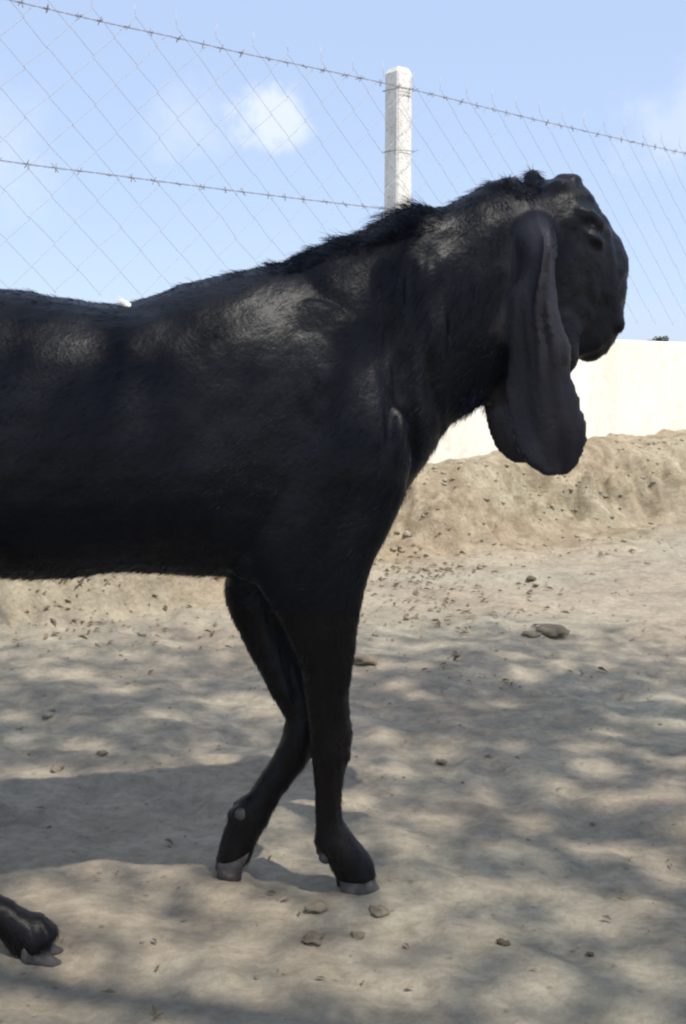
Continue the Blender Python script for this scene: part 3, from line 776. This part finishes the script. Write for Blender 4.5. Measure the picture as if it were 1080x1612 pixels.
c = ramp(nt, noise(nt, 45, 4, 0.6, P), [(0.35, (0.028, 0.024, 0.022)), (0.55, (0.06, 0.052, 0.046)), (0.72, (0.15, 0.13, 0.11))]); lk(nt, c, b.inputs['Base Color'])
b.inputs['Roughness'].default_value = 0.7; bump(nt, b, noise(nt, 150, 3, 0.5, P), 0.4, 0.003); M['hoof'] = m
m, nt, b = new_mat('dewclaw_horn'); b.inputs['Base Color'].default_value = (0.06, 0.052, 0.046, 1); b.inputs['Roughness'].default_value = 0.7; M['dewclaw'] = m
m, nt, b = new_mat('eye'); b.inputs['Base Color'].default_value = (0.012, 0.008, 0.005, 1); b.inputs['Roughness'].default_value = 0.3; M['eye'] = m
m, nt, b = new_mat('white_hair'); b.inputs['Base Color'].default_value = (0.88, 0.87, 0.85, 1); b.inputs['Roughness'].default_value = 0.6; b.inputs['Subsurface Weight'].default_value = 0.0; M['whitehair'] = m

body = link('body', bme, M['skin'], goat)

# hooves: two claws to a foot
def hoof(rings, Yy):
    """rings: (px, py, half length px, angle of the length axis, half width of one claw)"""
    V, F = [], []
    for sg in (-1, 1):
        R = []
        for px, py, hl_, ang, hw in rings:
            c = W(px, py, Yy) + LT * sg * (hw + 0.0004); k = hl_ * Yy / FPX
            e = FW * math.cos(ang) + UPZ * math.sin(ang); ring = []
            for t in np.linspace(0, 2 * math.pi, 14, endpoint=False):
                cs, sn = math.cos(t), math.sin(t)
                wdt = hw * (1 - 0.18 * max(0, cs) ** 2); ring.append(c + e * k * cs + LT * wdt * sn)
            R.append(ring)
        n0 = len(V); k = 14
        for r in R: V.extend(r)
        for i in range(len(R) - 1):
            for j in range(k): F.append((n0 + i * k + j, n0 + i * k + (j + 1) % k, n0 + (i + 1) * k + (j + 1) % k, n0 + (i + 1) * k + j))
        F.append(tuple(n0 + j for j in range(k))[::-1]); F.append(tuple(n0 + (len(R) - 1) * k + j for j in range(k)))
    me = mesh_from('hoof', V, F); bm = bmesh.new(); bm.from_mesh(me); bmesh.ops.recalc_face_normals(bm, faces=bm.faces); bm.to_mesh(me); bm.free()
    return link('hoof', me, M['hoof'], goat)
hoof([(559, 1378, 29, 0, .0155), (563, 1392, 33, 0, .0165), (566, 1402, 35, 0, .0165), (566, 1409, 35, 0, .016)], 1.61)
hoof([(367, 1344, 29, 0.35, .014), (364, 1360, 29, 0.5, .015), (366, 1374, 20, 0.75, .014), (374, 1384, 8, 0.8, .009)], 1.67)
hoof([(56, 1485, 32, -0.6, .0135), (63, 1493, 34, -0.5, .0150), (67, 1500, 35, -0.3, .0158), (66, 1507, 32, -0.1, .0158)], 1.42)
hoof([(-358, 1380, 29, 0, .0155), (-355, 1394, 33, 0, .0165), (-352, 1406, 35, 0, .0165), (-352, 1412, 35, 0, .016)], 1.60)
def dewclaw(px, py, Yy, r, lat):
    c = W(px, py, Yy) + LT * lat
    me = lump_mesh('dewclaw', (r, r * 0.7, r * 1.1), 55, 2, 0.9, 0.2)
    o = link('dewclaw', me, M['dewclaw'], goat); o.location = Vector(c) - goat.location
for sg in (-1, 1):
    dewclaw(510, 1345, 1.61, 0.011, sg * 0.012); dewclaw(380, 1278, 1.67, 0.013, sg * 0.017)
    dewclaw(-30, 1462, 1.42, 0.011, sg * 0.012); dewclaw(-400, 1352, 1.60, 0.011, sg * 0.012)
for sg in (-1, 1):
    c = wg(911, 364, sg * 0.0440); me = bpy.data.meshes.new('eye'); bm = bmesh.new(); bmesh.ops.create_uvsphere(bm, u_segments=20, v_segments=12, radius=0.0118); bm.to_mesh(me); bm.free()
    me.polygons.foreach_set('use_smooth', [True] * len(me.polygons))
    o = link('eye', me, M['eye'], goat); o.location = Vector(c) - goat.location

# ------------------------------------------------------------------ coat
bme.calc_loop_triangles()
tri = np.empty(len(bme.loop_triangles) * 3, np.int32); bme.loop_triangles.foreach_get('vertices', tri); tri = tri.reshape(-1, 3)
no = np.empty(nv * 3); bme.vertices.foreach_get('normal', no); no = no.reshape(-1, 3)
def sample(n, wt=None):
    A = np.linalg.norm(np.cross(co[tri[:, 1]] - co[tri[:, 0]], co[tri[:, 2]] - co[tri[:, 0]]), axis=1)
    if wt is not None: A = A * wt
    ti = RNG.choice(len(tri), n, p=A / A.sum()); u = RNG.random((n, 2)); f = u.sum(1) > 1; u[f] = 1 - u[f]
    w = np.column_stack([1 - u.sum(1), u]); T = tri[ti]
    p = np.einsum('nk,nkd->nd', w, co[T]); nn = np.einsum('nk,nkd->nd', w, no[T]); nn /= np.linalg.norm(nn, axis=1)[:, None]
    return p, nn
def to_px(p):
    q = p - CAMP; z = q @ FWD; return CX + FPX * (q @ RIGHT) / z, CY - FPX * (q @ UPC) / z
def hair_object(name, P_, mat, colr, radius, parent):
    n, k, _ = P_.shape
    hc = bpy.data.hair_curves.new(name); hc.add_curves([k] * n)
    hc.attributes['position'].data.foreach_set('vector', P_.reshape(-1).astype(np.float32))
    if 'radius' not in hc.attributes: hc.attributes.new('radius', 'FLOAT', 'POINT')
    prof = np.linspace(1, 0.25, k); rr = (np.ones((n, 1)) * prof[None]) * (radius if np.ndim(radius) else np.full(n, radius))[:, None]
    hc.attributes['radius'].data.foreach_set('value', rr.ravel().astype(np.float32))
    a = hc.attributes.new('coat_colour', 'FLOAT_COLOR', 'CURVE')
    a.data.foreach_set('color', np.column_stack([colr, np.ones(n)]).ravel().astype(np.float32))
    hc.materials.append(mat)
    o = bpy.data.objects.new(name, hc); C.objects.link(o); o.parent = parent; o.location = -parent.location
    return o
def grow(p, nn, D, L, lift, k=4, droop=0.25, wav=0.15):
    D = D - nn * np.sum(D * nn, 1)[:, None]; D /= (np.linalg.norm(D, axis=1)[:, None] + 1e-6)
    sw = nz3(p, 16, 31)[:, None] * 0.8 + nz3(p, 50, 33)[:, None] * 0.6
    D = D + np.cross(nn, D) * sw + RNG.normal(0, wav, D.shape); D /= np.linalg.norm(D, axis=1)[:, None]
    out = np.empty((len(p), k, 3)); out[:, 0] = p - nn * 0.001
    for i in range(1, k):
        u = i / (k - 1); li = lift * (1 - 0.55 * u)
        s = D + nn * li[:, None] if np.ndim(li) else D + nn * li
        s = s / np.linalg.norm(s, axis=1)[:, None]; s[:, 2] -= droop * u
        out[:, i] = out[:, i - 1] + s * (L / (k - 1))[:, None]
    out[:, :, 2] = np.maximum(out[:, :, 2], 0.003)
    return out
p, nn = sample(HAIRS, np.where(co[tri].mean(1)[:, 2] < 0.48, 2.6, 1.0))
D, L, K = field(p)
L = L * RNG.uniform(0.6, 1.25, len(p)); K = K * RNG.uniform(0.6, 1.4, len(p))[:, None]
dust = sstep(0.30, 0.02, p[:, 2]) * np.clip(0.35 + nz3(p, 30, 111), 0, 1) * RNG.random(len(p))      # dust worked into the hair of the lower legs
K = K + dust[:, None] * np.array([0.040, 0.032, 0.025])
coat = hair_object('coat', grow(p, nn, D, L, np.clip(0.0016 / L, 0.10, 0.35)), M['hair'], K, RNG.uniform(0.00022, 0.00036, len(p)), goat)
coat['kind'] = 'stuff'
# coarse crest along the neck, withers and back
ctri = co[tri].mean(1); ntri = no[tri].mean(1); tx, ty = to_px(ctri)
lat = np.abs((ctri - wg(300, 500)) @ LT)
crest = (ntri[:, 2] > 0.35) & (lat < 0.055) & (tx > -420) & (tx < 800) & (ty < 560)
dens = np.where(crest, np.where(tx > 430, 3.0, 1.0), 0.0)
p, nn = sample(6500, dens)
tx, ty = to_px(p); D, L, K = field(p)
Lc = np.interp(tx, [-420, 150, 300, 430, 480, 600, 650, 700, 760, 800], [.014, .013, .014, .018, .028, .032, .034, .018, .014, .012])
clump = 0.35 + 1.5 * np.clip(nz3(p, 55, 77) + 0.35, 0, 1) ** 1.5
D = D + UPZ * np.interp(tx, [300, 480, 650, 720], [0.1, 0.55, 0.75, 0.1])[:, None]
out = grow(p, nn, D, Lc * clump * RNG.uniform(0.7, 1.15, len(p)), np.interp(tx, [300, 480, 650, 720], [0.3, 0.8, 0.9, 0.4]), 5, 0.12, 0.2)
mane = hair_object('mane', out, M['hair'], K, RNG.uniform(0.0003, 0.0005, len(p)), goat); mane['kind'] = 'stuff'
# poll tuft and throat fringe
d2 = np.where(((np.hypot(tx_ := to_px(ctri)[0] - 822, to_px(ctri)[1] - 285) < 30) & (ntri[:, 2] > 0.2)) | ((np.hypot(tx_ + 822 - 752, to_px(ctri)[1] - 632) < 24) & (ntri[:, 2] < 0)), 1.0, 0.0)
p, nn = sample(1500, d2); D, L, K = field(p)
hair_object('poll_tuft', grow(p, nn, D * 0.5, RNG.uniform(0.008, 0.02, len(p)), 0.8, 4, 0.2, 0.3), M['hair'], K, RNG.uniform(0.0003, 0.00045, len(p)), goat)['kind'] = 'stuff'
# little white tuft on the spine
ti = np.argsort(np.hypot(to_px(ctri)[0] - 206, to_px(ctri)[1] - 480) + 4000 * np.maximum(0, ntri @ np.array([0, 1.0, 0]) + 0.1))[:14]
w = np.zeros(len(tri)); w[ti] = 1; p, nn = sample(60, w)
o = hair_object('white_tuft', grow(p, nn, np.tile(-FW * 0.3 + UPZ * 1.0, (60, 1)), RNG.uniform(0.014, 0.026, 60), 0.45, 4, 0.0, 0.22), M['whitehair'], np.ones((60, 3)) * 0.7, np.full(60, 0.0005), goat)
o['kind'] = 'stuff'; o['label'] = 'small tuft of white hair on the back'
